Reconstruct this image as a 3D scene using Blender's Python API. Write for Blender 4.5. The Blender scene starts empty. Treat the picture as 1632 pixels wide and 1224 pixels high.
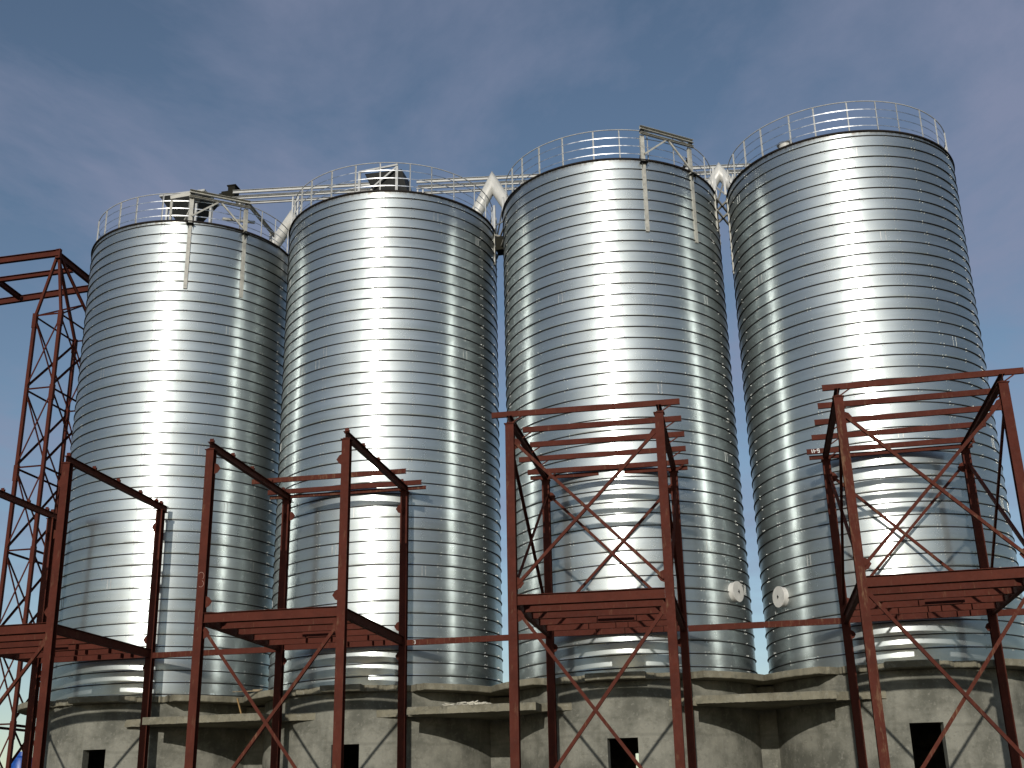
import bpy, bmesh, math, random
from mathutils import Vector, Matrix
random.seed(11)
sc = bpy.context.scene
COL = sc.collection
PI = math.pi
R = math.radians

# ------------------------------------------------------------------ helpers
class MB:
    """collects faces, then links them as ONE mesh object"""
    def __init__(s): s.v = []; s.f = []; s.m = []; s.cur = 0
    def add(s, vs, fs):
        o = len(s.v); s.v += [tuple(v) for v in vs]
        for f in fs: s.f.append(tuple(i + o for i in f)); s.m.append(s.cur)
    def box(s, c, d, rz=0.0):
        cx, cy, cz = c; x, y, z = d[0]/2, d[1]/2, d[2]/2
        co, si = math.cos(rz), math.sin(rz)
        vs = []
        for k in (-z, z):
            for a, b in ((-x, -y), (x, -y), (x, y), (-x, y)):
                vs.append((cx + a*co - b*si, cy + a*si + b*co, cz + k))
        s.add(vs, [(3,2,1,0), (4,5,6,7), (0,1,5,4), (1,2,6,5), (2,3,7,6), (3,0,4,7)])
    def prism(s, prof, p0, p1, up=(0,0,1)):
        p0 = Vector(p0); p1 = Vector(p1); d = (p1 - p0).normalized(); up = Vector(up)
        side = d.cross(up)
        if side.length < 1e-4: side = d.cross(Vector((1,0,0)))
        side.normalize(); u = side.cross(d).normalized()
        n = len(prof)
        vs = [p0 + side*a + u*b for a, b in prof] + [p1 + side*a + u*b for a, b in prof]
        fs = [(i, (i+1) % n, (i+1) % n + n, i + n) for i in range(n)]
        fs += [tuple(range(n-1, -1, -1)), tuple(range(n, 2*n))]
        s.add(vs, fs)
    def ibeam(s, p0, p1, h=.2, b=.2, tf=.014, tw=.01, up=(0,0,1)):
        H, B, w = h/2, b/2, tw/2
        s.prism([(-B,-H), (B,-H), (B,-H+tf), (w,-H+tf), (w,H-tf), (B,H-tf), (B,H), (-B,H), (-B,H-tf), (-w,H-tf), (-w,-H+tf), (-B,-H+tf)], p0, p1, up)
    def channel(s, p0, p1, h=.2, b=.08, t=.009, up=(0,0,1), flip=1):
        H = h/2
        pr = [(0,-H), (b,-H), (b,-H+t), (t,-H+t), (t,H-t), (b,H-t), (b,H), (0,H)]
        pr = [(a*flip, c) for a, c in pr]
        if flip < 0: pr = pr[::-1]
        s.prism(pr, p0, p1, up)
    def angle(s, p0, p1, a=.07, t=.008, up=(0,0,1), flip=1):
        pr = [(0,0), (a,0), (a,t), (t,t), (t,a), (0,a)]
        pr = [((x - a/3)*flip, y - a/3) for x, y in pr]
        if flip < 0: pr = pr[::-1]
        s.prism(pr, p0, p1, up)
    def bar(s, p0, p1, w=.05, h=.05, up=(0,0,1)):
        s.prism([(-w/2,-h/2), (w/2,-h/2), (w/2,h/2), (-w/2,h/2)], p0, p1, up)
    def tube(s, p0, p1, r=.03, n=10, r1=None):
        p0 = Vector(p0); p1 = Vector(p1); d = (p1-p0).normalized()
        a = Vector((0,0,1)) if abs(d.z) < .9 else Vector((1,0,0))
        x = d.cross(a).normalized(); y = d.cross(x); r1 = r if r1 is None else r1
        vs = [p0 + (x*math.cos(2*PI*i/n) + y*math.sin(2*PI*i/n))*r for i in range(n)]
        vs += [p1 + (x*math.cos(2*PI*i/n) + y*math.sin(2*PI*i/n))*r1 for i in range(n)]
        s.add(vs, [(i, (i+1) % n, (i+1) % n + n, i+n) for i in range(n)] + [tuple(range(n-1,-1,-1)), tuple(range(n, 2*n))])
    def pipe(s, pts, r, n=20, caps=True):
        """mitred pipe through points"""
        pts = [Vector(p) for p in pts]; rings = []
        for k, p in enumerate(pts):
            if k == 0: t = (pts[1]-p).normalized(); nrm = t
            elif k == len(pts)-1: t = (p-pts[k-1]).normalized(); nrm = t
            else:
                t = (p-pts[k-1]).normalized(); t2 = (pts[k+1]-p).normalized(); nrm = (t+t2).normalized()
            ref = Vector((0,1,0)); x = t.cross(ref).normalized(); y = t.cross(x)
            ring = []
            for i in range(n):
                q = p + (x*math.cos(2*PI*i/n) + y*math.sin(2*PI*i/n))*r
                q = q + t*((p-q).dot(nrm)/t.dot(nrm))
                ring.append(q)
            rings.append(ring)
        vs = [q for r_ in rings for q in r_]; fs = []
        for k in range(len(pts)-1):
            for i in range(n): fs.append((k*n+i, k*n+(i+1) % n, (k+1)*n+(i+1) % n, (k+1)*n+i))
        if caps: fs += [tuple(range(n-1,-1,-1)), tuple(range((len(pts)-1)*n, len(pts)*n))]
        s.add(vs, fs)
    def ring(s, prof, n=160, a0=0, a1=2*PI, closed=True):
        """lathe of a closed (r,z) profile"""
        m = len(prof); full = abs(a1-a0-2*PI) < 1e-6; N = n if full else n+1
        vs = [(r*math.cos(a0+(a1-a0)*i/n), r*math.sin(a0+(a1-a0)*i/n), z) for i in range(N) for r, z in prof]
        fs = []
        for i in range(n):
            j = (i+1) % N
            for k in range(m if closed else m-1):
                l = (k+1) % m
                fs.append((i*m+k, j*m+k, j*m+l, i*m+l))
        if not full and closed: fs += [tuple(range(m-1,-1,-1)), tuple((N-1)*m + k for k in range(m))]
        s.add(vs, fs)
    def build(s, name, mat, parent=None, smooth=False, loc=None):
        me = bpy.data.meshes.new(name); me.from_pydata(s.v, [], s.f); me.update()
        mats = mat if isinstance(mat, (list, tuple)) else [mat]
        for q in mats: me.materials.append(q)
        if len(mats) > 1: me.polygons.foreach_set('material_index', s.m)
        bm = bmesh.new(); bm.from_mesh(me)
        bmesh.ops.recalc_face_normals(bm, faces=bm.faces); bm.to_mesh(me); bm.free()
        if smooth:
            me.polygons.foreach_set('use_smooth', [True]*len(me.polygons))
            try: me.set_sharp_from_angle(angle=R(35))
            except Exception: pass
        o = bpy.data.objects.new(name, me); COL.objects.link(o)
        if parent: o.parent = parent
        if loc: o.location = loc
        return o

def tag(o, label=None, cat=None, group=None, kind=None):
    if label: o['label'] = label
    if cat: o['category'] = cat
    if group: o['group'] = group
    if kind: o['kind'] = kind
    return o
def empty(name, loc, label, cat, group=None, rz=0, ry=0):
    o = bpy.data.objects.new(name, None); COL.objects.link(o); o.empty_display_size = .3
    o.location = loc; o.rotation_euler = (0, ry, rz)
    return tag(o, label, cat, group)

# ------------------------------------------------------------------ materials
def mat(name):
    m = bpy.data.materials.new(name); m.use_nodes = True
    nt = m.node_tree; return m, nt, nt.nodes['Principled BSDF']
def nd(nt, t, **k):
    n = nt.nodes.new(t)
    for a, b in k.items(): setattr(n, a, b)
    return n
def noise(nt, vec, scale, detail=4, rough=.6):
    n = nd(nt, 'ShaderNodeTexNoise'); n.inputs['Scale'].default_value = scale
    n.inputs['Detail'].default_value = detail; n.inputs['Roughness'].default_value = rough
    nt.links.new(vec, n.inputs['Vector']); return n.outputs['Fac']
def mapping(nt, vec, scale):
    n = nd(nt, 'ShaderNodeMapping'); n.inputs['Scale'].default_value = scale
    nt.links.new(vec, n.inputs['Vector']); return n.outputs['Vector']
def ramp(nt, fac, stops):
    n = nd(nt, 'ShaderNodeValToRGB'); e = n.color_ramp.elements
    while len(e) < len(stops): e.new(.5)
    for q, (p, c) in zip(e, stops):
        q.position = p; q.color = (c[0], c[1], c[2], 1) if not isinstance(c, (int, float)) else (c, c, c, 1)
    nt.links.new(fac, n.inputs['Fac']); return n.outputs['Color']
def mixc(nt, fac, a, b, mode='MIX'):
    n = nd(nt, 'ShaderNodeMix', data_type='RGBA', blend_type=mode)
    for k, q in ((0, fac), (6, a), (7, b)):
        if isinstance(q, (int, float)): n.inputs[k].default_value = q
        elif isinstance(q, tuple): n.inputs[k].default_value = (q[0], q[1], q[2], 1)
        else: nt.links.new(q, n.inputs[k])
    return n.outputs[2]
def mrange(nt, v, a, b, c, d):
    n = nd(nt, 'ShaderNodeMapRange')
    for k, q in enumerate((a, b, c, d)): n.inputs[k+1].default_value = q
    nt.links.new(v, n.inputs[0]); return n.outputs[0]
def bump(nt, h, strength, dist, bs):
    n = nd(nt, 'ShaderNodeBump'); n.inputs['Strength'].default_value = strength; n.inputs['Distance'].default_value = dist
    nt.links.new(h, n.inputs['Height']); nt.links.new(n.outputs['Normal'], bs.inputs['Normal'])
def coord(nt, o='Object'): return nd(nt, 'ShaderNodeTexCoord').outputs[o]

def m_shell():
    m, nt, b = mat('galvanised_strip')
    v = coord(nt)
    spang = noise(nt, v, 38, 2, .5); patch = noise(nt, v, 1.1, 4, .6)
    streak = noise(nt, mapping(nt, v, (2.2, 2.2, .35)), 1.6, 5, .65)
    drip = noise(nt, mapping(nt, v, (9, 9, .5)), 1.0, 3, .6)
    c = mixc(nt, mrange(nt, patch, .3, .7, 0, 1), (.53,.572,.572), (.45,.49,.495))
    coil = noise(nt, mapping(nt, v, (.16, .16, 2.9)), 1.0, 3, .6)
    c = mixc(nt, mrange(nt, coil, .36, .64, 0, .5), c, (.38,.41,.40))
    c = mixc(nt, mrange(nt, streak, .56, .76, 0, .35), c, (.40,.42,.40))
    c = mixc(nt, mrange(nt, drip, .66, .8, 0, .12), c, (.80,.80,.78))
    # dried sealant and rust dirt run down from the rim
    sp_ = nd(nt, 'ShaderNodeSeparateXYZ'); nt.links.new(v, sp_.inputs[0])
    zz = mrange(nt, sp_.outputs['Z'], 21.495-.15, 21.495-.03, 0, 1); rn = noise(nt, mapping(nt, v, (5, 5, 1.2)), 1.6, 4, .7)
    mu = nd(nt, 'ShaderNodeMath', operation='MULTIPLY'); nt.links.new(zz, mu.inputs[0]); nt.links.new(mrange(nt, rn, .40, .60, .1, .9), mu.inputs[1])
    c = mixc(nt, mu.outputs[0], c, (.20,.165,.125))
    nt.links.new(c, b.inputs['Base Color'])
    b.inputs['Metallic'].default_value = 1
    s1 = mrange(nt, spang, .3, .7, -.025, .025); s2 = mrange(nt, streak, .35, .75, .225, .275)
    ad = nd(nt, 'ShaderNodeMath', operation='ADD'); nt.links.new(s1, ad.inputs[0]); nt.links.new(s2, ad.inputs[1])
    nt.links.new(ad.outputs[0], b.inputs['Roughness'])
    b.inputs['Anisotropic'].default_value = .6; b.inputs['Anisotropic Rotation'].default_value = .25
    t = nd(nt, 'ShaderNodeTangent', direction_type='RADIAL', axis='Z'); nt.links.new(t.outputs[0], b.inputs['Tangent'])
    hn = noise(nt, mapping(nt, v, (1, 1, 1.6)), 1.4, 3, .55)
    hs = noise(nt, v, 60, 1, .5)
    mm = nd(nt, 'ShaderNodeMath', operation='MULTIPLY_ADD'); nt.links.new(hs, mm.inputs[0]); mm.inputs[1].default_value = .006; nt.links.new(hn, mm.inputs[2])
    bump(nt, mm.outputs[0], .22, .006, b)
    # dull zinc bloom over the bright strip: a second, much rougher lobe
    b2 = nd(nt, 'ShaderNodeBsdfPrincipled'); b2.inputs['Metallic'].default_value = 1; b2.inputs['Roughness'].default_value = .52
    nt.links.new(c, b2.inputs['Base Color']); nt.links.new(b.inputs['Normal'].links[0].from_socket, b2.inputs['Normal'])
    mx = nd(nt, 'ShaderNodeMixShader'); nt.links.new(mrange(nt, patch, .3, .7, .48, .66), mx.inputs[0])
    nt.links.new(b.outputs[0], mx.inputs[1]); nt.links.new(b2.outputs[0], mx.inputs[2])
    nt.links.new(mx.outputs[0], nt.nodes['Material Output'].inputs['Surface'])
    return m
def m_metal(name, col, rough, metallic=1.0, var=.15, sc_=6):
    m, nt, b = mat(name); v = coord(nt)
    n = noise(nt, v, sc_, 4, .6)
    dk = tuple(x*(1-var*2) for x in col); lt = tuple(min(1, x*(1+var)) for x in col)
    nt.links.new(mixc(nt, mrange(nt, n, .3, .7, 0, 1), dk, lt), b.inputs['Base Color'])
    b.inputs['Metallic'].default_value = metallic
    nt.links.new(mrange(nt, n, .3, .7, rough-.08, rough+.08), b.inputs['Roughness'])
    return m
def m_red(name='red_oxide_primer', dust=.5, base=(.088,.0205,.0120)):
    m, nt, b = mat(name); v = coord(nt)
    oi = nd(nt, 'ShaderNodeObjectInfo').outputs['Random']
    n1 = noise(nt, v, 2.3, 5, .65); n2 = noise(nt, v, 14, 4, .65); n3 = noise(nt, mapping(nt, v, (6,6,1.2)), 2.0, 5, .7)
    d2 = tuple(x*.62 for x in base)
    c = mixc(nt, mrange(nt, n1, .3, .7, 0, 1), d2, base)
    c = mixc(nt, mrange(nt, oi, 0, 1, 0, .35), c, (.104,.027,.0155))
    c = mixc(nt, mrange(nt, n3, .64-.1*dust, .78, 0, min(.85, .65*dust+.15)), c, (.215,.135,.075))
    c = mixc(nt, mrange(nt, n2, .70, .80, 0, .45), c, (.055,.020,.013))
    nt.links.new(c, b.inputs['Base Color'])
    nt.links.new(mrange(nt, n2, .3, .7, .62, .80), b.inputs['Roughness'])
    b.inputs['Specular IOR Level'].default_value = .12
    bump(nt, n2, .25, .004, b)
    return m
def m_conc(name, lt=(.230,.226,.188), dk=(.112,.112,.092), form=True):
    m, nt, b = mat(name); v = coord(nt)
    n1 = noise(nt, v, .9, 6, .62); n2 = noise(nt, v, 7, 6, .7); n3 = noise(nt, mapping(nt, v, (2.6,2.6,.3)), 1.3, 5, .7); n4 = noise(nt, v, 45, 3, .6)
    c = mixc(nt, mrange(nt, n1, .40, .60, 0, 1), dk, lt)
    c = mixc(nt, mrange(nt, n3, .52, .70, 0, .45), c, (.115,.113,.090))
    c = mixc(nt, mrange(nt, n2, .55, .70, 0, .6), c, (.30,.292,.245))
    n5 = noise(nt, mapping(nt, v, (1,1,1.7)), 2.6, 6, .72)
    c = mixc(nt, mrange(nt, n5, .54, .68, 0, .55), c, (.085,.086,.066))
    c = mixc(nt, mrange(nt, n4, .66, .74, 0, .5), c, (.09,.085,.07))
    if form:                                     # pour joints cast into the wall
        w = nd(nt, 'ShaderNodeTexWave', wave_type='BANDS', bands_direction='Z'); w.inputs['Scale'].default_value = .30
        w.inputs['Distortion'].default_value = .9; w.inputs['Detail'].default_value = 4; w.inputs['Detail Scale'].default_value = 2
        nt.links.new(v, w.inputs['Vector'])
        c = mixc(nt, mrange(nt, w.outputs['Fac'], .975, 1, 0, .3), c, (.11,.11,.09))
    nt.links.new(c, b.inputs['Base Color']); b.inputs['Roughness'].default_value = .9
    b.inputs['Specular IOR Level'].default_value = .25
    ad = nd(nt, 'ShaderNodeMath', operation='ADD'); nt.links.new(n2, ad.inputs[0]); nt.links.new(n4, ad.inputs[1])
    bump(nt, ad.outputs[0], .45, .02, b)
    return m
def m_plain(name, col, rough=.6, var=.12, metallic=0, sc_=5):
    return m_metal(name, col, rough, metallic, var, sc_)

M = dict(
    shell=m_shell(),
    seam=m_metal('dark_folded_seam', (.020,.018,.016), .55, .2),
    bolt=m_metal('zinc_bolt', (.50,.50,.48), .5),
    rim=m_plain('black_rim_sealant', (.022,.018,.016), .6),
    zinc=m_metal('galvanised_bar', (.70,.71,.70), .34),
    steelgrey=m_plain('light_grey_steel_paint', (.42,.425,.41), .45, .14),
    cream=m_plain('pale_grey_channel_paint', (.43,.42,.37), .5, .18),
    white=m_plain('white_pipe_paint', (.52,.515,.48), .38, .06, 0, 3),
    cover=m_plain('white_hatch_paint', (.60,.59,.55), .5, .06),
    dark=m_plain('dark_hopper_steel', (.022,.023,.022), .5, .15),
    motor=m_plain('dark_motor_paint', (.014,.013,.008), .6),
    roof=m_metal('roof_sheet', (.45,.46,.46), .5),
    red=m_red(), redlight=m_red('red_oxide_dusty', 1.1), redtower=m_red('red_oxide_tower', .15, (.082,.0195,.0115)),
    conc=m_conc('drum_concrete'), slab=m_conc('slab_concrete', (.235,.218,.16), (.145,.134,.095), False),
    inside=m_plain('unlit_room_concrete', (.10,.095,.08), .9),
    wood=m_plain('timber', (.28,.17,.06), .8, .2), plank=m_plain('weathered_plank', (.24,.19,.12), .85, .25), rubble=m_plain('pale_offcuts', (.5,.48,.40), .8, .3),
    paintmark=m_plain('white_marker_paint', (.75,.74,.70), .7, .05), chalk=m_plain('chalk_line', (.42,.26,.21), .9, .05),
    blue=m_plain('blue_plastic', (.010,.075,.34), .4, .2),
)
for k_ in ('motor', 'dark', 'rim'): M[k_].node_tree.nodes['Principled BSDF'].inputs['Specular IOR Level'].default_value = .08
def m_ground():
    m, nt, b = mat('bare_earth'); v = coord(nt)
    n1 = noise(nt, v, .08, 6, .65); n2 = noise(nt, v, 1.2, 6, .7)
    c = mixc(nt, mrange(nt, n1, .35, .65, 0, 1), (.055,.050,.034), (.095,.082,.056))
    c = mixc(nt, mrange(nt, n2, .55, .72, 0, .7), c, (.045,.055,.024))
    nt.links.new(c, b.inputs['Base Color']); b.inputs['Roughness'].default_value = .95
    bump(nt, n2, .5, .15, b); return m

# ------------------------------------------------------------------ ground
g = MB(); N = 44
def gz(x, y):
    return .05*math.sin(x*.31)*math.cos(y*.27) if abs(x) < 60 and abs(y) < 60 else 0
ax = [-1500,-900,-500,-250,-120] + [-60 + 120*i/N for i in range(N+1)] + [120,250,500,900,1500]
n_ = len(ax); g.add([(x+10, y, gz(x, y)) for y in ax for x in ax], [(j*n_+i, j*n_+i+1, (j+1)*n_+i+1, (j+1)*n_+i) for j in range(n_-1) for i in range(n_-1)])
tag(g.build('ground', m_ground(), smooth=True), kind='structure')

# ------------------------------------------------------------------ silos
RAD = 3.724; ZT = 21.495; ZB = 5.27; PITCH = .365
SC = [(.125,.163), (8.036,-.018), (15.998,-.147), (23.818,.094)]
SEAM = [(.31,-74.6), (.662,-61.6), (1.0,-84.1), (.45,-84.1)]
VIEW = [-61.94, -71.88, -83.27, -95.03]
BOLT0 = [-81, -107.3, -108.5, -100]
def seam_z(i, a):            # a in radians; a seam passes here (mod PITCH)
    off, a0 = SEAM[i]
    return ZT - off*PITCH + PITCH*(a - R(a0))/(2*PI)
def silo_shell(i):
    mb = MB(); n = 200
    prof = [(.035,.0), (.16,.0014), (.34,.0023), (.54,.0025), (.74,.0021), (.90,.0011), (1.0,.0)]  # the roll-formed belly of one strip
    k0 = -int((ZT-ZB)/PITCH) - 3; k1 = 3
    levels = [(k + p, d) for k in range(k0, k1) for p, d in prof]
    rng = random.Random(50+i)
    wob = [(rng.uniform(-1,1), rng.uniform(-1,1), rng.uniform(0, 2*PI), rng.uniform(-.6,1.0)) for _ in range(k0, k1+1)]
    m = len(levels)
    vs = []
    for j in range(n+1):
        a = -PI/2 - PI + 2*PI*j/n
        s0 = seam_z(i, a)
        for q, (lv, d) in enumerate(levels):
            z = min(ZT, max(ZB, s0 + lv*PITCH))
            # each turn of the strip is rolled a little differently
            t = (q//len(prof)) + j/n
            kk = min(len(wob)-2, int(t)); fr = t-int(t)
            e = 1 + .55*(wob[kk][3]*(1-fr) + wob[kk+1][3]*fr)
            ph = wob[kk][2]*(1-fr) + wob[kk+1][2]*fr
            e2 = .011*math.sin(7*a + ph) + .0012*math.sin(19*a - 2.3*ph + i)
            r = RAD + d*e + e2*.5
            vs.append((r*math.cos(a), r*math.sin(a), z))
    fs = []
    for j in range(n):
        for q in range(m-1):
            a, b, c, d = j*m+q, (j+1)*m+q, (j+1)*m+q+1, j*m+q+1
            if vs[a][2] == vs[d][2] and vs[b][2] == vs[c][2]: continue
            fs.append((a, b, c, d))
    mb.add(vs, fs); return mb
def silo_seam(i):
    mb = MB(); n = 200
    prof = [(-.002,-.015), (.024,-.015), (.029,-.009), (.029,.007), (.024,.012), (-.002,.016)]
    t0 = seam_z(i, -PI/2-PI)
    k0 = int((ZB - t0)/PITCH) - 1; k1 = int((ZT - t0)/PITCH) + 1
    rings = []
    for s in range(int((k1-k0)*n)+1):
        a = -PI/2 - PI + 2*PI*s/n; z = t0 + k0*PITCH + PITCH*s/n
        if z < ZB + .03 or z > ZT - .05: continue
        rings.append([((RAD+d)*math.cos(a), (RAD+d)*math.sin(a), z+h) for d, h in prof])
    m = len(prof); vs = [p for r_ in rings for p in r_]
    fs = [(s*m+k, (s+1)*m+k, (s+1)*m+k+1, s*m+k+1) for s in range(len(rings)-1) for k in range(m-1)]
    mb.add(vs, fs); return mb
def silo_bolts(mb, i, rng):
    """paired clip bolts above and below every seam, in columns over the inner stiffeners"""
    for c in range(24):
        a = R(BOLT0[i] + 15*c)
        if math.cos(a - R(VIEW[i])) < .22: continue
        z = seam_z(i, a)
        while z > ZB: z -= PITCH
        dens = rng.choice((.9,.8,.35,.6))
        while z < ZT - .2:
            z += PITCH
            if z > ZT-.1 or z < ZB+.05: continue
            for da in (-.055, .055):
                for dz in (-.045, .045):
                    if rng.random() > dens: continue
                    aa = a + da/RAD + rng.uniform(-.002,.002)
                    r = RAD + .012
                    mb.box((r*math.cos(aa), r*math.sin(aa), z+dz), (.018,.020,.022), aa)
SL = ['galvanised spiral-seamed silo farthest left, beside the red lattice tower, pale bracket bolted to its rim',
      'second silo from the left, with a dark slanted chute framed behind its handrail',
      'third silo from the left, pale bracket on its rim, round white hatch low down',
      'silo farthest right with a clear handrail, and a round white hatch on its left flank']
silos = []
def silo(i):
    rng = random.Random(i)
    root = empty('grain_silo', (SC[i][0], SC[i][1], 0), SL[i], 'silo', 'galvanised silos standing in a row')
    mb = silo_shell(i)
    mb.cur = 1
    for k in range(13):                           # overlapped ends where one coil of strip was welded to the next
        a = R(rng.uniform(-165, -15)); q = rng.randrange(2, 42); z = seam_z(i, a) - q*PITCH
        if z < ZB+.4: continue
        for e in (0, rng.uniform(.10,.16)):
            aa = a + e/RAD; mb.box(((RAD+.004)*math.cos(aa), (RAD+.004)*math.sin(aa), z+PITCH*.5), (.006, .022, PITCH-.06), aa)
    mb.cur = 0
    sh = mb.build('shell', [M['shell'], M['bolt']], root, True)
    bo = MB(); silo_bolts(bo, i, rng)
    o = bo.build('bolt_rows', M['bolt'], sh); o['kind'] = 'stuff'
    silo_seam(i).build('spiral_seam', M['seam'], root, True)
    rm = MB(); rm.ring([(RAD-.08, ZT-.02), (RAD+.045, ZT-.02), (RAD+.052, ZT+.005), (RAD+.045, ZT+.03), (RAD-.08, ZT+.03)], 180)
    rm.build('rim', M['rim'], root, True)
    rf = MB(); rf.ring([(.6, ZT+.55), (RAD-.09, ZT+.02), (RAD-.09, ZT-.02), (.6, ZT+.5)], 96); rf.ring([(.02, ZT+.75), (.62, ZT+.75), (.62, ZT+.5), (.02, ZT+.5)], 48)
    roof = rf.build('roof', M['roof'], root, True)
    if i == 3:
        vt = MB(); p = Vector((22.11-SC[3][0], -2.61-SC[3][1], ZT)); vt.tube(p, p+Vector((0,0,.42)), .2, 24); vt.tube(p+Vector((0,0,.42)), p+Vector((0,0,.5)), .27, 24, .12)
        vt.build('roof_vent', M['white'], root, True)
    # hand rail
    rr = RAD - .1; tr = MB(); n = 150
    tr.ring([(rr+.017*math.cos(2*PI*k/8), ZT+1.15+.017*math.sin(2*PI*k/8)) for k in range(8)], n)
    gr = tr.build('guard_rail', M['steelgrey'], root, True)
    for h in (.86, .565, .275):
        mr = MB(); mr.ring([(rr-.003, ZT+h-.015), (rr+.003, ZT+h-.015), (rr+.004, ZT+h), (rr+.003, ZT+h+.015), (rr-.003, ZT+h+.015)], n)
        mr.build('rail_bar', M['zinc'], gr, True)
    pm = MB(); pm.angle((rr, 0, ZT), (rr, 0, ZT+1.135), .042, .006, (1,0,0))
    first = None
    for k in range(25):
        a = R(VIEW[i] + 7.2 + 14.4*k + rng.uniform(-.3,.3))
        if first is None: p = first = pm.build('post', M['steelgrey'], gr)
        else: p = first.copy(); COL.objects.link(p); p.parent = gr
        p.rotation_euler = (R(rng.uniform(-.3,.3)), 0, a)
    if i in (2, 3):                               # round inspection hatch
        P = Vector((3.51,-1.86,7.70)) if i == 2 else Vector((-3.33,-2.17,7.47))
        d = Vector((P.x, P.y, 0)).normalized(); c = Vector((d.x*RAD, d.y*RAD, P.z))
        h = MB(); h.tube(c - d*.05, c + d*.12, .285, 40); ht = h.build('hatch', M['cover'], root, True)
        h = MB(); h.tube(c + d*.123, c + d*.165, .305, 40); cv = h.build('hatch_cover', M['cover'], ht, True)
        h = MB(); h.tube(c + d*.167, c + d*.20, .02, 10); h.tube(c+d*.187-Vector((0,0,.05)), c+d*.187+Vector((0,0,.05)), .009, 8); h.build('latch', M['dark'], ht)
    silos.append(root)
for i in range(4): silo(i)

# ------------------------------------------------------------------ concrete bases
RD = 3.80; ZLB = 5.08; ZL = ZB
DOOR = [(-.10,.76,3.75), (.02,.84,3.65), (.065,.84,3.57), (.215,.86,3.72)]   # centre x, width, top
BL = ['concrete drum under the leftmost silo, narrow opening behind the frame post',
      'concrete drum under the second silo, its opening half hidden by a front post',
      'concrete drum under the third silo, opening crossed by a red brace',
      'concrete drum under the rightmost silo with the tallest dark opening']
def base(i):
    rng = random.Random(90+i)
    root = empty('silo_base', (SC[i][0], SC[i][1], 0), BL[i], 'concrete base', 'concrete silo bases')
    dx, dw, dt = DOOR[i]; n = 240; ti = .28
    rear = (R(-267.2), R(-262.4)) if i == 2 else None      # a second opening at the back lets the sky show through
    zs = [0, .9, min(dt, 3.50) if rear else dt - .1, dt, ZLB]; m = 5
    a_l = -PI/2 + math.asin((dx-dw/2)/RD); a_r = -PI/2 + math.asin((dx+dw/2)/RD)
    angs = sorted(set([-PI/2 - PI + 2*PI*k/n for k in range(n) if not (a_l - .01 < -PI/2 - PI + 2*PI*k/n < a_r + .01)] + [a_l, a_r] + (list(rear) if rear else [])))
    mb = MB(); na = len(angs)
    for rad in (RD, RD-ti):
        off = len(mb.v)
        vs = [(rad*math.cos(a), rad*math.sin(a), z) for a in angs for z in zs]
        fs = []
        for k in range(na):
            k2 = (k+1) % na
            for q in range(m-1):
                if angs[k] == a_l and q in (1, 2): continue
                if rear and rear[0] <= angs[k] < rear[1] and q == 1: continue
                fs.append((k*m+q, k2*m+q, k2*m+q+1, k*m+q+1))
        mb.add(vs, fs)
    # reveals of the opening
    def P(a, r_, z): return (r_*math.cos(a), r_*math.sin(a), z)
    for a in (a_l, a_r): mb.add([P(a,RD,.9), P(a,RD-ti,.9), P(a,RD-ti,dt), P(a,RD,dt)], [(0,1,2,3)])
    for z in (.9, dt): mb.add([P(a_l,RD,z), P(a_r,RD,z), P(a_r,RD-ti,z), P(a_l,RD-ti,z)], [(0,1,2,3)])
    if rear:
        for a in rear: mb.add([P(a,RD,.9), P(a,RD-ti,.9), P(a,RD-ti,zs[2]), P(a,RD,zs[2])], [(0,1,2,3)])
    mb.build('drum_wall', M['conc'], root, True)
    # slab with a rim that has been hacked away where the frame posts pass
    mb = MB(); n = 360; vs = []; rr = []
    for k in range(n):
        a = 2*PI*k/n; x = 4.45*math.cos(a); front = math.sin(a) < 0
        r_ = 4.475 + .012*math.sin(7*a+i) + rng.uniform(-.004,.004)
        if front:
            ax_ = abs(x)
            if ax_ < .78 + .12*math.sin(3*i+1): r_ = 4.36
            elif ax_ < 2.2: r_ = 3.93 + rng.uniform(-.035,.05) + .06*math.sin(31*a)
            elif ax_ < 2.32: r_ = 4.2 + rng.uniform(-.06,.06)
        rr.append(r_)
    for k in range(n):
        a = 2*PI*k/n; jz = rng.uniform(-.006,.006)
        for r_, z in ((RD-.3, ZLB+.01), (rr[k]-.015, ZLB+.004+jz), (rr[k], ZLB+.02+jz), (rr[k], ZL-.015), (rr[k]-.012, ZL), (RAD-.3, ZL)):
            vs.append((r_*math.cos(a), r_*math.sin(a), z))
    mb.add(vs, [(k*6+q, ((k+1) % n)*6+q, ((k+1) % n)*6+(q+1) % 6, k*6+(q+1) % 6) for k in range(n) for q in range(6)])
    mb.build('top_slab', M['slab'], root)
    fl = MB(); fl.ring([(.02, .1), (RD-.29, .1), (RD-.29, .05), (.02, .05)], 48); fl.build('inner_floor', M['inside'], root)
for i in range(4): base(i)

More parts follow.
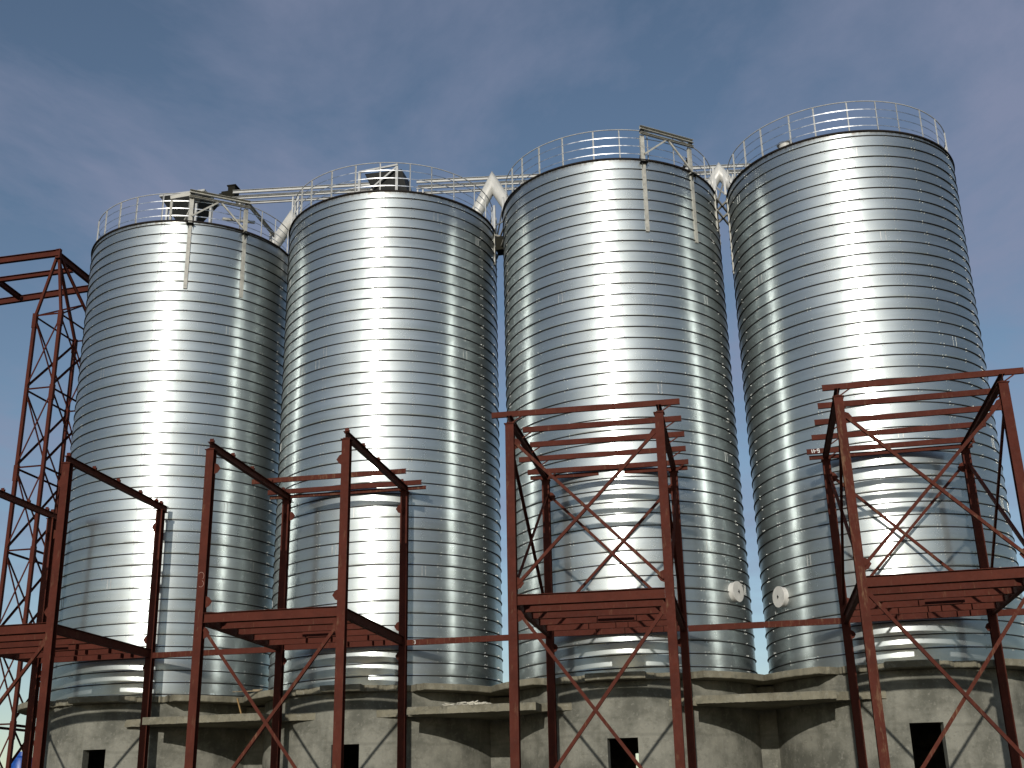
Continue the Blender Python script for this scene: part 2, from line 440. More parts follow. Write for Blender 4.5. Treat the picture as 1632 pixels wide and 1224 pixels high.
# ledges with the filler wall between neighbouring drums
LL = ['concrete ledge between the first and second drums, timber prop standing on it',
      'concrete ledge between the second and third drums with pale offcuts heaped on top',
      'concrete ledge between the third and fourth drums, below the two round hatches']
for i in range(3):
    xm = (SC[i][0] + SC[i+1][0])/2
    root = empty('concrete_ledge', (xm, 0, 0), LL[i], 'concrete ledge', 'ledges between the concrete drums')
    mb = MB(); mb.box((0, -.52, 2.52), (.76, 1.08, 5.04)); mb.build('filler_wall', M['conc'], root)
    rng = random.Random(7+i)
    def slab(x0, x1, yf, yb, z0, z1, name):
        mb = MB(); k = 60; vs = []; ch = 0
        for j in range(k+1):
            x = x0 + (x1-x0)*j/k; e = rng.uniform(-.012,.016); ch = rng.uniform(.03,.10) if rng.random() < .16 else ch*.45
            for y, z in ((yf+e, z0+rng.uniform(-.006,.006)), (yf+e, z1-.02-ch+rng.uniform(-.010,.004)), (yf+.02+e+ch*.9, z1), (yb, z1), (yb, z0)): vs.append((x, y, z))
        fs = [(j*5+q, (j+1)*5+q, (j+1)*5+(q+1) % 5, j*5+(q+1) % 5) for j in range(k) for q in range(5)] + [(4,3,2,1,0), tuple(k*5+q for q in range(5))]
        mb.add(vs, fs); mb.build(name, M['slab'], root)
    slab(-3.08, 3.2, -3.70, -1.066, 4.37, 4.59, 'back_slab')
    a0 = (2.05, 10.12, 18.15)[i]-xm; a1 = (5.75, 13.80, 21.80)[i]-xm
    slab(a0, a1, -4.56, -3.712, 4.345, 4.555, 'front_slab')

# ------------------------------------------------------------------ red frames
FX = [(-.045,-6.704), (7.996,-6.772), (16.113,-6.769), (24.217,-6.743)]
LEAN = [-.5, 0, .15, -.55]
FL_ = ['red steel frame farthest left, cut by the photo edge, with bare top beams',
       'red steel frame before the second silo, only two loose purlins laid on top',
       'red steel frame before the third silo, fully braced and roofed with five purlins',
       'red steel frame farthest right, fully braced, white number on its rear purlin']
W2 = 1.8785; D2 = 2.769; ZC = 10.94
def frame(i):
    rng = random.Random(i+30)
    root = empty('steel_frame', (FX[i][0], FX[i][1], 0), FL_[i], 'steel frame', 'red steel frames before the silos', R(1.55), R(LEAN[i]))
    red = M['red']
    if abs(LEAN[i]) > .01: root.location.x -= math.tan(R(LEAN[i]))*6.5*1
    full = i >= 2
    for sx in (-1, 1):
        for sy in (-1, 1):
            mb = MB(); x, y = sx*W2, sy*D2
            mb.ibeam((x, y, 0), (x, y, ZC-.02), .20, .215, .016, .012, (0,1,0))
            mb.box((x, y, ZC-.01), (.27,.25,.02))
            mb.box((x, y, .015), (.42,.42,.03))
            c = mb.build('column', red if (sx, sy) != (-1,-1) or i != 3 else M['redlight'], root)
            if i == 1 and (sx, sy) == (-1,-1):      # chalk loops drawn on the post
                ch = MB()
                loop = [(.5+.42*math.cos(t), 1.0+.75*math.sin(t)) for t in [2.6-k*.35 for k in range(11)]] + [(.55+.40*math.cos(t), -.55+.62*math.sin(t)) for t in [1.2-k*.35 for k in range(11)]]
                pts = [Vector((x-.10+.19*q, y-.108, 7.42+.13*w)) for q, w in loop]
                for a, b in zip(pts[:10], pts[1:11]): ch.bar(a, b, .003, .008)
                for a, b in zip(pts[11:-1], pts[12:]): ch.bar(a, b, .003, .008)
                ch.build('chalk_mark', M['chalk'], c)
        mb = MB(); mb.ibeam((sx*W2, -D2-.13, ZC+.10), (sx*W2, D2+.42, ZC+.10), .19, .13, .012, .009)
        tb = mb.build('top_beam', red, root)
        ys = [-D2 + 2*D2*k/4 for k in range(5)]
        if i < 2:
            for y in ys + [ys[-1]-.32]:
                mb = MB(); mb.angle((sx*W2-.06, y, ZC+.197), (sx*W2+.06, y, ZC+.197), .11, .009, (0,0,1)); mb.box((sx*W2, y-.02, ZC+.25), (.11,.009,.11)); mb.build('cleat', red, tb)
    # purlins
    ys = [-D2 + 2*D2*k/4 for k in range(5)]
    def purlin(x0, x1, y, z, mt, h=.145, name='purlin'):
        mb = MB(); mb.channel((x0, y, z), (x1, y, z), h, .065, .008, (0,0,1), -1); return mb.build(name, mt, root)
    if full:
        ex = [(-2.35,2.40), (-1.80,2.36), (-1.86,2.36), (-2.42,2.32), (-2.42,2.32)] if i == 2 else [(-2.22,2.40), (-2.26,2.25), (-2.28,2.36), (-2.30,2.24), (-2.38,2.16)]
        for k, (y, (x0, x1)) in enumerate(zip(ys, ex)):
            p = purlin(x0, x1, y, ZC+.27, red)
            for sx in (-1, 1):
                mb = MB(); mb.bar((sx*W2+.03, y+.03, ZC+.03), (sx*W2+.30, y+.03, ZC+.20), .02, .03); mb.build('fly_brace', red, p)
            if k == 4:
                purlin(x0+.06, x1-.04, y+.15, ZC+.13, red, .11, 'lower_purlin')
                if i == 3:
                    w = MB(); Y = y - .0015
                    def st(a, b): w.bar((x0+a[0], Y, ZC+.215+a[1]), (x0+b[0], Y, ZC+.215+b[1]), .003, .020, (0,0,1)) if abs(a[0]-b[0]) > abs(a[1]-b[1]) else w.bar((x0+a[0], Y, ZC+.215+a[1]), (x0+b[0], Y, ZC+.215+b[1]), .003, .020, (1,0,0))
                    st((.150,.005), (.142,.110)); st((.205,.005), (.197,.112)); st((.215,.062), (.255,.066))
                    nine = [(.345,.115), (.292,.112), (.288,.062), (.342,.060)]
                    for a, b in zip(nine, nine[1:]+nine[:1]): st(a, b)
                    st((.345,.115), (.352,.004)); st((.350,.006), (.300,.010))
                    w.build('painted_number', M['paintmark'], p)
    elif i == 1:
        purlin(-2.50, 2.28, 1.45, ZC+.27, M['redlight']); p = purlin(-2.52, 2.40, D2, ZC+.27, red)
        purlin(-2.50, 2.50, D2+.15, ZC+.14, M['redlight'], .10, 'lower_purlin')
    # deck
    zt, h = 6.61, .25; zc = zt-h/2
    def beam(p0, p1, name, hh=.25, b=.12, mt=red):
        mb = MB(); mb.ibeam(p0, p1, hh, b, .012, .009); return mb.build(name, mt, root)
    for sx in (-1, 1): beam((sx*(W2), -D2+.112, zc-.02), (sx*(W2), D2-.112, zc-.02), 'side_beam', .25, .12)
    jy = [-D2 + 2*D2*k/5 for k in range(6)]
    for k, y in enumerate(jy):
        if k in (0, 5):
            mb = MB(); yy = y + (-.01 if k == 0 else .03); mb.channel((-W2+.115, yy, zc), (W2-.115, yy, zc), .25, .075, .011, (0,0,1), 1)
            mb.build('edge_beam', red, root)
        else:
            mb = MB(); mb.channel((-W2+.07, y, zc-.03), (W2-.07, y, zc-.03), .19, .085, .009, (0,0,1), 1); mb.build('joist', red, root)
    def trim(x, k):
        mb = MB(); mb.bar((x, jy[k+1]-.20, zc-.045), (x, jy[k+1]-.004, zc-.045), .012, .14); mb.build('trimmer', red, root)
    for x in (-.25, .78): trim(x, 2)
    for x in (-.62, .12, .45, 1.2): trim(x, 3)
    for x in (-.55, .25, 1.0, 1.33): trim(x, 4)
    mb = MB(); mb.channel((-.17, jy[2]+.55, zc-.06), (.77, jy[2]+.55, zc-.06), .2, .07, .008, (0,0,1), -1); mb.build('hatch_header', red, root)
    # braces
    def brace(p0, p1, up, fl=1, s=.075, mt=red):
        mb = MB(); mb.angle(p0, p1, s, .009, up, fl); mb.build('brace', mt, root)
    def gus(c, dx, dz, ax):
        """plate in the x or y plane, clipped corner"""
        mb = MB(); t = .006; x, y, z = c
        poly = [(0, -abs(dz)), (0, abs(dz)), (dx*.55, abs(dz)*.75), (dx, 0), (dx*.55, -abs(dz)*.75)]
        if ax == 'x': vs = [(x+a, y-t, z+b) for a, b in poly] + [(x+a, y+t, z+b) for a, b in poly]
        else: vs = [(x-t, y+a, z+b) for a, b in poly] + [(x+t, y+a, z+b) for a, b in poly]
        mb.add(vs, [(4,3,2,1,0), (5,6,7,8,9)] + [(k, (k+1) % 5, (k+1) % 5+5, k+5) for k in range(5)])
        mb.build('gusset', red, root)
    xb = W2 - .12
    if full:
        for y, o in ((-D2, -.03), (D2, .0)):
            brace((-xb, y+o, 10.42), (xb, y+o, 6.83), (0,1,0), 1, .075, M['redlight'])
            brace((xb, y+o+.05, 10.46), (-xb, y+o+.05, 6.86), (0,1,0), -1)
        for x in (-W2, W2):
            brace((x-.02, -D2+.12, 10.42), (x-.02, D2-.12, 6.83), (1,0,0), 1)
            brace((x+.03, D2-.12, 10.42), (x+.03, -D2+.12, 6.83), (1,0,0), -1)
    for y in (-D2, D2):
        for sx in (-1, 1):
            for z in (10.42, 6.9):
                gus((sx*(W2-.107), y+.02, z), -sx*.17, .15, 'x')
    for x in (-W2, W2):
        for sy in (-1, 1): gus((x, sy*(D2-.10), 10.35), -sy*.16, .14, 'y')
    # lower front bracing
    brace((-xb, -D2-.01, 6.20), (xb, -D2-.01, 1.55), (0,1,0), 1, .08)
    brace((xb, -D2+.045, 6.15), (-xb, -D2+.045, 1.55), (0,1,0), -1, .08, M['redlight'] if i != 2 else red)
    for sx in (-1, 1): gus((sx*(W2-.107), -D2+.02, 6.12), -sx*.16, .15, 'x')
    for sx in (-1, 1): gus((sx*(W2-.107), D2+.0, 6.05), -sx*.12, .12, 'x')
    return root
for i in range(4): frame(i)

TL = ['rusty tie beam joining the rear posts of the first and second frames',
      'red tie beam between the second and third frames, small white figure painted at its left end',
      'red tie beam spanning the gap under the two round hatches',
      'red tie beam leaving the rightmost frame towards the photo edge']
for i, (x0, x1) in enumerate(((1.86,5.97), (9.91,14.07), (18.04,22.18), (26.15,30.2))):
    root = empty('tie_beam', ((x0+x1)/2, -3.96, 6.42), TL[i], 'tie beam', 'tie beams joining the frames')
    hl = (x1-x0)/2
    mb = MB(); mb.channel((-hl, 0, 0), (0, 0, 0), .165, .07, .008, (0,0,1), -1); mb.build('beam_half', M['redlight'] if i < 2 else M['red'], root)
    mb = MB(); mb.channel((.006, 0, 0), (hl, 0, 0), .165, .07, .008, (0,0,1), -1); mb.build('beam_half', M['red'] if i != 2 else M['redlight'], root)
    mb = MB(); mb.box((0, -.006, 0), (.16, .008, .12)); mb.build('splice_plate', M['red'], root)
    if i == 1:
        w = MB(); pts = [(.22,.045), (.26,.048), (.262,.012), (.235,.006), (.266,-.006), (.268,-.042), (.222,-.046)]
        for a, b in zip(pts, pts[1:]): w.bar((-hl+a[0], -.0015, a[1]), (-hl+b[0], -.0015, b[1]), .003, .013, (0,0,1) if abs(a[0]-b[0]) > abs(a[1]-b[1]) else (1,0,0))
        w.build('painted_number', M['paintmark'], root)

# ------------------------------------------------------------------ lattice tower at the left
root = empty('lattice_tower', (-6.45, 2.4, 0), 'tall slim red lattice tower with a platform frame on top, left of the silos', 'lattice tower')
O = Vector((-6.45, 2.4, 0)); rt = M['redtower']
LX = (-7.06, -5.95); LY = (1.0, 3.84); nodes = [20.6, 17.52, 14.38, 11.2, 8.1, 5.0, 1.9, 0]
apex = Vector((-6.37, 1.0, 23.06))
for x in LX:
    for y in LY:
        mb = MB(); mb.bar(Vector((x,y,0))-O, Vector((x,y,nodes[0]))-O, .13, .13, (0,1,0))
        for k, z in enumerate(nodes[:-1]):
            if (k + (x > -6.5) + (y > 2)) % 2 == 0 or k == 0: mb.box(Vector((x, y-.005, z-.22))-O, (.17,.15,.62))
        mb.build('leg', rt, root)
        mb = MB(); mb.bar(Vector((x,y,nodes[0]))-O, apex-O+Vector(((x+6.5)*.10, (y-1)*.05, 0)), .10, .10, (0,1,0)); mb.build('head_strut', rt, root)
def br(p, q, s=.062, name='brace'):
    mb = MB(); mb.angle(Vector(p)-O, Vector(q)-O, s, .009, (.3,.5,.4)); mb.build(name, rt, root)
for k, z in enumerate(nodes[:-1]):
    for y in LY: br((LX[0], y, z), (LX[1], y, z), .065, 'strut')
    for x in LX: br((x, LY[0], z-.05), (x, LY[1], z-.05), .07, 'strut')
    if k < len(nodes)-2:
        z2 = nodes[k+1]
        for y, e in ((LY[0], .0), (LY[1], .0)):
            br((LX[0], y, z-.15), (LX[1], y+.05, z2+.1)); br((LX[1], y+.0, z-.15), (LX[0], y-.05, z2+.1), .065)
        for x in LX:
            br((x+.02, LY[0], z-.15), (x+.02, LY[1], z2+.1), .07); br((x-.03, LY[1], z-.15), (x-.03, LY[0], z2+.1), .07)
zp = 23.19
far = Vector((LX[1], LY[1], nodes[0])).lerp(apex, .42)
for x in LX: br((x, LY[0], nodes[0]-.02), far)
def pb(p, q, name='platform_beam', h=.27): 
    mb = MB(); mb.ibeam(Vector((p[0],p[1],zp))-O, Vector((q[0],q[1],zp))-O, h, .16, .016, .012); mb.build(name, rt, root)
pb((-6.25,.86), (-13.5,.95)); pb((-6.40,1.0), (-6.50,4.05)); pb((-6.55,4.22), (-13.9,4.70)); pb((-6.6,2.42), (-13.7,2.62), 'platform_joist', .2); pb((-10.2,2.75), (-10.3,4.35), 'platform_joist', .22)
mb = MB(); mb.box(Vector((-6.30,.90,zp-.02))-O, (.2,.14,.4)); mb.build('head_plate', rt, root)
# the pair of far legs that carries the other end of the platform, outside the picture
for x in (-13.4,):
    for y in (1.0, 4.6):
        mb = MB(); mb.bar(Vector((x,y,0))-O, Vector((x,y,zp-.14))-O, .16, .16, (0,1,0)); mb.build('outer_leg', rt, root)

# ------------------------------------------------------------------ conveyor galleries over the roofs
def gallery(p0, p1, label, posts, head=False):
    p0 = Vector(p0); p1 = Vector(p1); o = empty('conveyor_gallery', p0, label, 'conveyor', 'conveyor galleries over the silo roofs')
    d = p1-p0; t = d.normalized(); s = Vector((-t.y, t.x, 0))
    for nm, off, z, h in (('upper_beam', 0, .0, .13), ('lower_beam', 0, -.27, .10), ('upper_beam', .42, 0, .13), ('lower_beam', .42, -.27, .10)):
        mb = MB(); mb.channel(s*off + Vector((0,0,z)), d + s*off + Vector((0,0,z)), h, .06, .008); mb.build(nm, M['steelgrey'], o)
    for u, zb in posts:
        for off in (0, .42):
            mb = MB()
            for e in (-.10, .10): mb.angle(t*(u+e) + s*off + Vector((0,0,zb-p0.z)), t*(u+e) + s*off + Vector((0,0,-.33)), .055, .007, s)
            z = zb-p0.z+.3
            while z < -.8: mb.bar(t*(u-.10) + s*off + Vector((0,0,z)), t*(u+.10) + s*off + Vector((0,0,z+.45)), .02, .03); z += .5
            mb.build('support_post', M['steelgrey'], o)
    if head:
        mb = MB(); mb.box(Vector((-.08,.2,.06)), (.28,.4,.46)); hd = mb.build('drive_head', M['motor'], o)
        mb = MB(); mb.box(Vector((-.36,.15,.02)), (.27,.26,.19)); mb.tube(Vector((-.62,.15,.02)), Vector((-.38,.15,.02)), .09, 14); mb.build('motor', M['motor'], hd)
        mb = MB(); mb.box(Vector((-.08,.2,.315)), (.36,.46,.045)); mb.build('lid', M['motor'], hd)
    return o
gallery((1.70,-.32,24.2), (6.95,.40,24.2), 'conveyor gallery from the small dark motor over the two left silos', [(2.45, 20.6), (4.6, 22.0)], True)
gallery((8.69,.65,24.2), (21.4,2.60,24.2), 'long conveyor gallery running from the second silo to the rightmost silo', [(.15, 22.05), (4.05, 20.6), (8.0, 22.0), (11.9, 20.6)])

# ------------------------------------------------------------------ roof hoppers
def frustum(mb, c0, s0, c1, s1):
    vs = []
    for c, s in ((c0, s0), (c1, s1)):
        for a, b in ((-1,-1), (1,-1), (1,1), (-1,1)): vs.append((c[0]+a*s[0]/2, c[1]+b*s[1]/2, c[2]))
    mb.add(vs, [(3,2,1,0), (4,5,6,7), (0,1,5,4), (1,2,6,5), (2,3,7,6), (3,0,4,7)])
o = empty('roof_hopper', (.35, -1.2, 21.9), 'dark stepped hopper behind the handrail of the leftmost silo', 'hopper', 'hoppers on the silo roofs')
mb = MB(); frustum(mb, (0.05,0,.62), (.55,.55), (.05,0,1.62), (1.75,1.2)); mb.build('funnel', M['dark'], o)
mb = MB(); mb.box((.05,0,1.66), (1.82,1.26,.07)); mb.build('collar', M['steelgrey'], o)
mb = MB(); frustum(mb, (.55,.0,-.05), (1.35,.7), (.28,0,.62), (.62,.6)); mb.build('boot', M['dark'], o)
for x, y in ((-.55,-.5), (.62,-.5), (1.05,-.2)):
    mb = MB(); mb.angle((x, y, -.25), (x, y, 1.2), .08, .008, (0,1,0)); mb.build('support_post', M['steelgrey'], o)
o = empty('roof_hopper', (8.0, -.15, 22.1), 'dark slanted chute between pale posts behind the handrail of the second silo', 'hopper', 'hoppers on the silo roofs')
mb = MB(); frustum(mb, (.15,0,.9), (1.2,.9), (-.20,0,1.95), (1.42,1.0)); mb.build('chute', M['dark'], o)
mb = MB(); frustum(mb, (.35,0,.0), (1.45,1.0), (.15,0,.9), (1.22,.92)); mb.build('boot', M['dark'], o)
for x in (-1.08, .36):
    mb = MB(); mb.channel((x, -.62, -.1), (x, -.62, 1.98 if x < 0 else 2.05), .1, .05, .008, (1,0,0)); mb.build('support_post', M['steelgrey'], o)
mb = MB(); mb.bar((-1.1,-.62,1.98), (.40,-.62,2.09), .06, .07); mb.build('cross_beam', M['steelgrey'], o)
mb = MB(); mb.bar((-.55,-.60,1.3), (.36,-.60,2.02), .05, .06); mb.build('diagonal', M['steelgrey'], o)

# ------------------------------------------------------------------ pale bracket frames bolted to two silo rims
def rimframe(i, A, B, label, long_):
    c = Vector((SC[i][0], SC[i][1], 0)); o = empty('bracket_frame', (0,0,0), label, 'bracket frame', 'pale bracket frames on the silo rims')
    mid = (Vector(A)+Vector(B))/2; o.location = (mid.x, mid.y, ZT-2.6); Q = o.location.copy()
    cm = M['cream']; tops = []
    for P in (A, B):
        n = (Vector((P[0], P[1], 0))-c); n.z = 0; n.normalize(); base = Vector((c.x, c.y, 0)) + n*(RAD+.045)
        s = Vector((-n.y, n.x, 0))
        mb = MB(); mb.channel(base + Vector((0,0,ZT-2.58)) - Q, base + Vector((0,0,ZT-.14)) - Q, .125, .085, .009, s); mb.build('wall_channel', cm, o)
        mb = MB(); mb.channel(base + n*.0 + Vector((0,0,ZT-.11)) - Q, base + Vector((0,0,ZT+.90)) - Q, .135, .09, .009, s); mb.build('upright', cm, o)
        mb = MB(); e = base + n*.06 + Vector((0,0,ZT-.125)) - Q; mb.box(e, (.17,.26,.02), math.atan2(n.y, n.x))
        for q in (-.075, .075): mb.add([e + s*q + n*.08, e + s*q - n*.02, e + s*q - n*.02 + Vector((0,0,-.22))], [(0,1,2)])
        mb.build('knee_plate', M['dark'], o)
        if not long_:
            mb = MB(); e = base - Q + Vector((0,0,ZT+.05)); mb.bar(e - n*.62 + s*.05, e + Vector((0,0,.65)) - n*.05 + s*.05, .05, .09); mb.build('back_stay', M['dark'], o)
        tops.append((base, n))
    a = tops[0][0]; b = tops[1][0]; t = (b-a).normalized(); nn = Vector((t.y, -t.x, 0))
    for z, h in ((ZT+1.14, .12), (ZT+.94, .07)):
        mb = MB(); mb.channel(a - t*.10 + nn*.02 + Vector((0,0,z)) - Q, b + t*.10 + nn*.02 + Vector((0,0,z)) - Q, h, .09, .008); mb.build('cross_beam', cm, o)
    for p in (a, b):
        mb = MB(); mb.box(p + nn*.0 + Vector((0,0,ZT+1.03)) - Q, (.13,.10,.10), math.atan2(t.y, t.x)); mb.build('packer', M['dark'], o)
    md = (a+b)/2
    for p, sgn in ((a, -1), (b, 1)):
        mb = MB(); zz = ZT+.18 if p is a else ZT-.02
        mb.bar(p - t*sgn*.02 + nn*.06 + Vector((0,0,zz)) - Q, md + t*sgn*.06 + nn*.06 + Vector((0,0,ZT+.90)) - Q, .045, .055); mb.build('diagonal', cm, o)
    if long_:
        for p, q in ((a, Vector((.87,-3.45,ZT+.72))), (b, Vector((3.42,-.2,ZT+.45)))):
            mb = MB(); mb.channel(p + Vector((0,0,ZT+1.10)) - Q, q + Vector((0,0,.24)) - Q, .14, .08, .008); mb.build('side_beam', cm, o)
        for q in (Vector((.90,-3.40,ZT)), Vector((3.30,-.25,ZT-.02))):
            mb = MB(); mb.channel(q - Q, q + Vector((0,0,.88)) - Q, .09, .05, .007, (1,0,0)); mb.build('rear_post', cm, o)
        mb = MB(); mb.bar(Vector((2.3,-2.2,ZT+.55)) - Q, Vector((3.15,-1.35,ZT+.72)) - Q, .1, .08); mb.build('lower_beam', cm, o)
        mb = MB(); mb.bar(Vector((1.25,-3.1,ZT+.05)) - Q, a - nn*.08 + Vector((0,0,ZT+.55)) - Q, .05, .05); mb.build('diagonal', cm, o)
rimframe(0, (1.65,-3.34), (3.20,-2.11), 'pale bracket frame on the leftmost silo, its side beam sloping back over the roof', True)
rimframe(2, (17.62,-3.61), (19.10,-2.38), 'pale bracket frame on the rim of the third silo, two channels hanging below', False)

# ------------------------------------------------------------------ white elbow pipes and their supports in the gaps
PL = ['white elbow pipe between the two left silos, mostly hidden behind the second',
      'white elbow pipe arching between the second and third silos',
      'white elbow pipe arching between the third and rightmost silos']
PP = [((3.74,.6,23.22), -.98, .95, 21.75), ((11.66,.5,23.66), -1.02, 1.05, 21.75), ((19.90,.5,22.96), -.82, .80, 21.7)]
for i, (ap, dl, dr, zb) in enumerate(PP):
    ap = Vector(ap); o = empty('elbow_pipe', ap, PL[i], 'pipe', 'white elbow pipes between the silos')
    k = (1.0, 1.0, .98)[i]
    mb = MB(); mb.pipe([(dl*k, 0, -(ap.z-zb)), (0,0,0), (dr*k, 0, -(ap.z-zb))], .235 if i < 2 else .205, 28); mb.build('elbow', M['white'], o, True)
    for d in (dl, dr):
        v = Vector((d*k, 0, -(ap.z-zb))).normalized()
        L_ = .74*math.hypot(d*k, ap.z-zb)
        mb = MB(); mb.tube(v*(L_-.03), v*(L_+.03), .285, 24); fl = mb.build('flange', M['white'], o, True)
        mb = MB()
        for q in range(8):
            y = Vector((0,1,0)); x = v.cross(y); w = (x*math.cos(q*PI/4+.3) + y*math.sin(q*PI/4+.3))*.262
            mb.tube(v*(L_-.06)+w, v*(L_+.06)+w, .014, 6)
        mb.build('flange_bolts', M['zinc'], fl)
SPL = ['pale support frame clamped in the gap between the two left silos',
       'pale support frame with a dark box in the gap between the second and third silos',
       'pale ladder-like support frame in the gap between the third and rightmost silos']
for i in range(3):
    x0 = SC[i][0]+RAD; x1 = SC[i+1][0]-RAD; yl = (1.45, 1.10, .45)[i]; yr = (-1.0, -.55, -.2)[i]
    y0 = (SC[i][1]+SC[i+1][1])/2; xm = (x0+x1)/2
    o = empty('gap_support', (xm, y0, 20), SPL[i], 'support frame', 'support frames in the gaps between silos'); Q = Vector((xm, y0, 20))
    cm = M['cream']
    zl = (19.9, 20.05, 19.95)[i]; zr = (20.6, 19.6, 18.6)[i]
    def side(c, ang, z0, z1):
        a = R(ang); n = Vector((math.cos(a), math.sin(a), 0)); b = Vector((SC[c][0], SC[c][1], 0)) + n*(RAD+.04)
        s = Vector((-n.y, n.x, 0))
        mb = MB(); mb.channel(b + Vector((0,0,z0)) - Q, b + Vector((0,0,z1)) - Q, .12, .075, .008, s); ch = mb.build('wall_channel', cm, o)
        mb = MB(); z = z0+.1
        while z < z1-.1:
            for q in (-.04, .04): mb.box(b + n*.01 + s*q + Vector((0,0,z)) - Q, (.022,.022,.025), a)
            z += .3
        mb.build('channel_bolts', M['dark'], ch); return b, n
    bl, nl = side(i, (26, 18, 6)[i], zl, ZT+.1); bl2, _ = side(i, (12, 3, -8)[i], zl+.1, ZT+.1)
    b2, n2 = side(i+1, (180-2, 180+3, 180+6)[i], zr, ZT+.1); b3, _ = side(i+1, (180-18, 180-14, 180-8)[i], zr+.3, ZT)
    for p, q in ((bl, b2), (bl2, b3)):
        for z in (ZT-.15, ZT-.62):
            mb = MB(); mb.bar(p + Vector((0,0,z)) - Q, q + Vector((0,0,z)) - Q, .05, .07); mb.build('cross_bar', cm, o)
    for p in (bl, b2, bl2):
        mb = MB(); mb.angle(p + Vector((0,0,ZT+.11)) - Q, p + Vector((0,0,ZT+1.05)) - Q, .075, .008, (0,1,0)); mb.build('upright', M['steelgrey'], o)
    mb = MB(); mb.bar(bl + Vector((0,0,ZT+.1)) - Q, b2 + Vector((0,0,ZT+.75)) - Q, .05, .05); mb.bar(b2 + Vector((0,0,ZT+.1)) - Q, bl + Vector((0,0,ZT+.75)) - Q, .05, .05); mb.build('diagonal', M['steelgrey'], o)
    if i == 1:
        mb = MB(); mb.box(Vector((11.98,.35,20.98)) - Q, (.30,.5,.52)); mb.build('junction_box', M['motor'], o)

# ------------------------------------------------------------------ small things on the ledges, far tank
mb = MB(); mb.bar((.13,0,.0), (-.04,.02,.47), .035, .055, (0,1,0)); tag(mb.build('timber_prop', M['wood'], loc=(4.52,-3.45,4.625)), 'yellow timber prop leaning on the ledge between the two left drums', 'timber prop')
mb = MB(); mb.box((0,0,.015), (.85,.12,.026), .05); mb.box((.34,.02,.05), (.30,.04,.03), .1); tag(mb.build('loose_plank', M['plank'], loc=(4.78,-3.45,5.272)), 'short loose plank lying in the notch between the two left slabs', 'plank')
mb = MB(); rng = random.Random(5)
for k in range(70):
    x = rng.uniform(-.62,.62); y = rng.uniform(-.12,.18); z = rng.uniform(.0,.09)*(1-abs(x)*1.1) + .02; a = rng.uniform(-.7,.7); l = rng.uniform(.05,.16)
    p = Vector((x,y,z)); d = Vector((math.cos(a), math.sin(a)*.6, rng.uniform(-.25,.35)))*l
    mb.bar(p-d, p+d, rng.uniform(.015,.04), rng.uniform(.012,.03))
tag(mb.build('offcut_heap', M['rubble'], loc=(11.62,-3.60,4.61)), 'heap of pale broken offcuts on the ledge beside the second drum', 'offcut heap')
o = empty('water_tank', (-10.2, 8.2, 0), 'bright blue tank seen far behind the foot of the lattice tower', 'tank')
mb = MB(); mb.ring([(0.014,.0), (0.510,.0), (0.530,.1), (0.503,.9), (0.537,1.0), (0.503,1.1), (0.503,1.9), (0.537,2.0), (0.503,2.1), (0.503,3.0), (0.537,3.1), (0.503,3.2), (0.496,4.0), (0.408,4.25), (0.204,4.35), (0.014,4.36)], 48, closed=False); mb.build('tank_shell', M['blue'], o, True)
mb = MB(); mb.tube((0,0,4.3), (0,0,4.5), .24, 24); mb.build('tank_lid', M['blue'], o, True)

# ------------------------------------------------------------------ light, sky, camera
SUN_EL = R(16.8); SUN_AZ = R(1.6)            # azimuth measured from -Y towards +X
tos = Vector((math.sin(SUN_AZ)*math.cos(SUN_EL), -math.cos(SUN_AZ)*math.cos(SUN_EL), math.sin(SUN_EL)))
ld = bpy.data.lights.new('sun', 'SUN'); ld.energy = 3.1; ld.angle = R(.53); ld.color = (1.0, .945, .86)
lo = bpy.data.objects.new('sun', ld); COL.objects.link(lo); lo.rotation_euler = (-tos).to_track_quat('-Z', 'Y').to_euler(); lo.location = (10,-60,40)
w = bpy.data.worlds.new('World'); sc.world = w; w.use_nodes = True; nt = w.node_tree; nt.nodes.clear()
out = nd(nt, 'ShaderNodeOutputWorld'); bg = nd(nt, 'ShaderNodeBackground'); nt.links.new(bg.outputs[0], out.inputs[0])
sky = nd(nt, 'ShaderNodeTexSky', sky_type='NISHITA'); sky.sun_disc = False; sky.sun_elevation = SUN_EL; sky.sun_rotation = PI - SUN_AZ
sky.air_density = 1.0; sky.dust_density = .25; sky.ozone_density = 1.5; sky.altitude = 100
tc = nd(nt, 'ShaderNodeTexCoord').outputs['Generated']
sep = nd(nt, 'ShaderNodeSeparateXYZ'); nt.links.new(tc, sep.inputs[0])
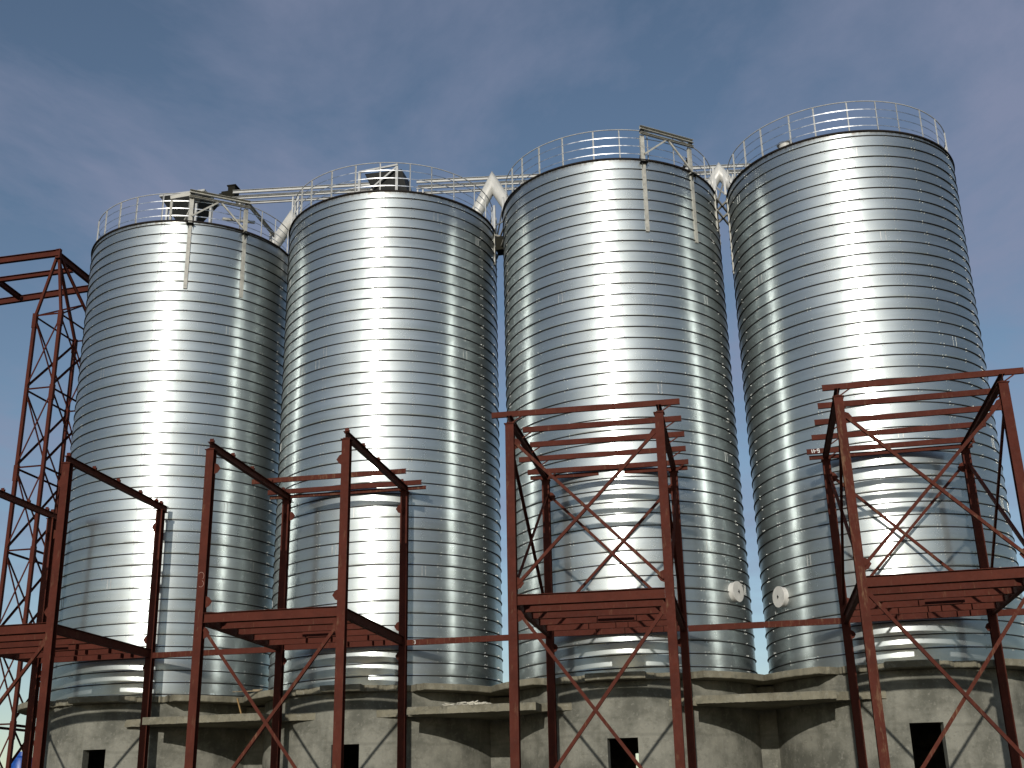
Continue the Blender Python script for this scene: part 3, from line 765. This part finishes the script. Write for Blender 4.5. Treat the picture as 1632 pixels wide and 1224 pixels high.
# project the direction on a high flat layer so the cirrus foreshortens towards the horizon
mz = nd(nt, 'ShaderNodeMath', operation='MAXIMUM'); nt.links.new(sep.outputs['Z'], mz.inputs[0]); mz.inputs[1].default_value = .08
dv = nd(nt, 'ShaderNodeVectorMath', operation='DIVIDE'); nt.links.new(tc, dv.inputs[0]); nt.links.new(mz.outputs[0], dv.inputs[1])
mp = nd(nt, 'ShaderNodeMapping'); mp.inputs['Scale'].default_value = (.9,.55,0); mp.inputs['Rotation'].default_value = (0,0,.5); mp.inputs['Location'].default_value = (3.1,1.7,0); nt.links.new(dv.outputs[0], mp.inputs[0])
n1 = nd(nt, 'ShaderNodeTexNoise'); n1.inputs['Scale'].default_value = 1.9; n1.inputs['Detail'].default_value = 9; n1.inputs['Roughness'].default_value = .6; n1.inputs['Distortion'].default_value = .35; nt.links.new(mp.outputs[0], n1.inputs['Vector'])
f = mrange(nt, n1.outputs['Fac'], .42, .66, .02, .72)
hz = nd(nt, 'ShaderNodeHueSaturation'); hz.inputs['Saturation'].default_value = .98; nt.links.new(sky.outputs[0], hz.inputs['Color'])
fd = nd(nt, 'ShaderNodeMath', operation='MULTIPLY'); nt.links.new(f, fd.inputs[0]); nt.links.new(mrange(nt, sep.outputs['Z'], .09, .26, 0, 1), fd.inputs[1])
c = mixc(nt, fd.outputs[0], hz.outputs[0], (2.9,3.2,4.6))
nt.links.new(c, bg.inputs[0]); bg.inputs[1].default_value = .086

cd = bpy.data.cameras.new('camera'); cam = bpy.data.objects.new('camera', cd); COL.objects.link(cam); sc.camera = cam
cd.sensor_width = 36; cd.lens = 42.435; cd.clip_end = 4000; cd.clip_start = .1
X = Vector((.97629444,.21559828,-.01914532)); Y = Vector((.09040406,-.32580612,.94110439)); F = Vector((-.19666283,.9205258,.33757367))
cam.matrix_world = Matrix(((X.x,Y.x,-F.x,20.46298), (X.y,Y.y,-F.y,-37.9865), (X.z,Y.z,-F.z,1.6), (0,0,0,1)))
sc.view_settings.view_transform = 'Standard'; sc.view_settings.look = 'None'; sc.view_settings.exposure = 0; sc.view_settings.gamma = 1
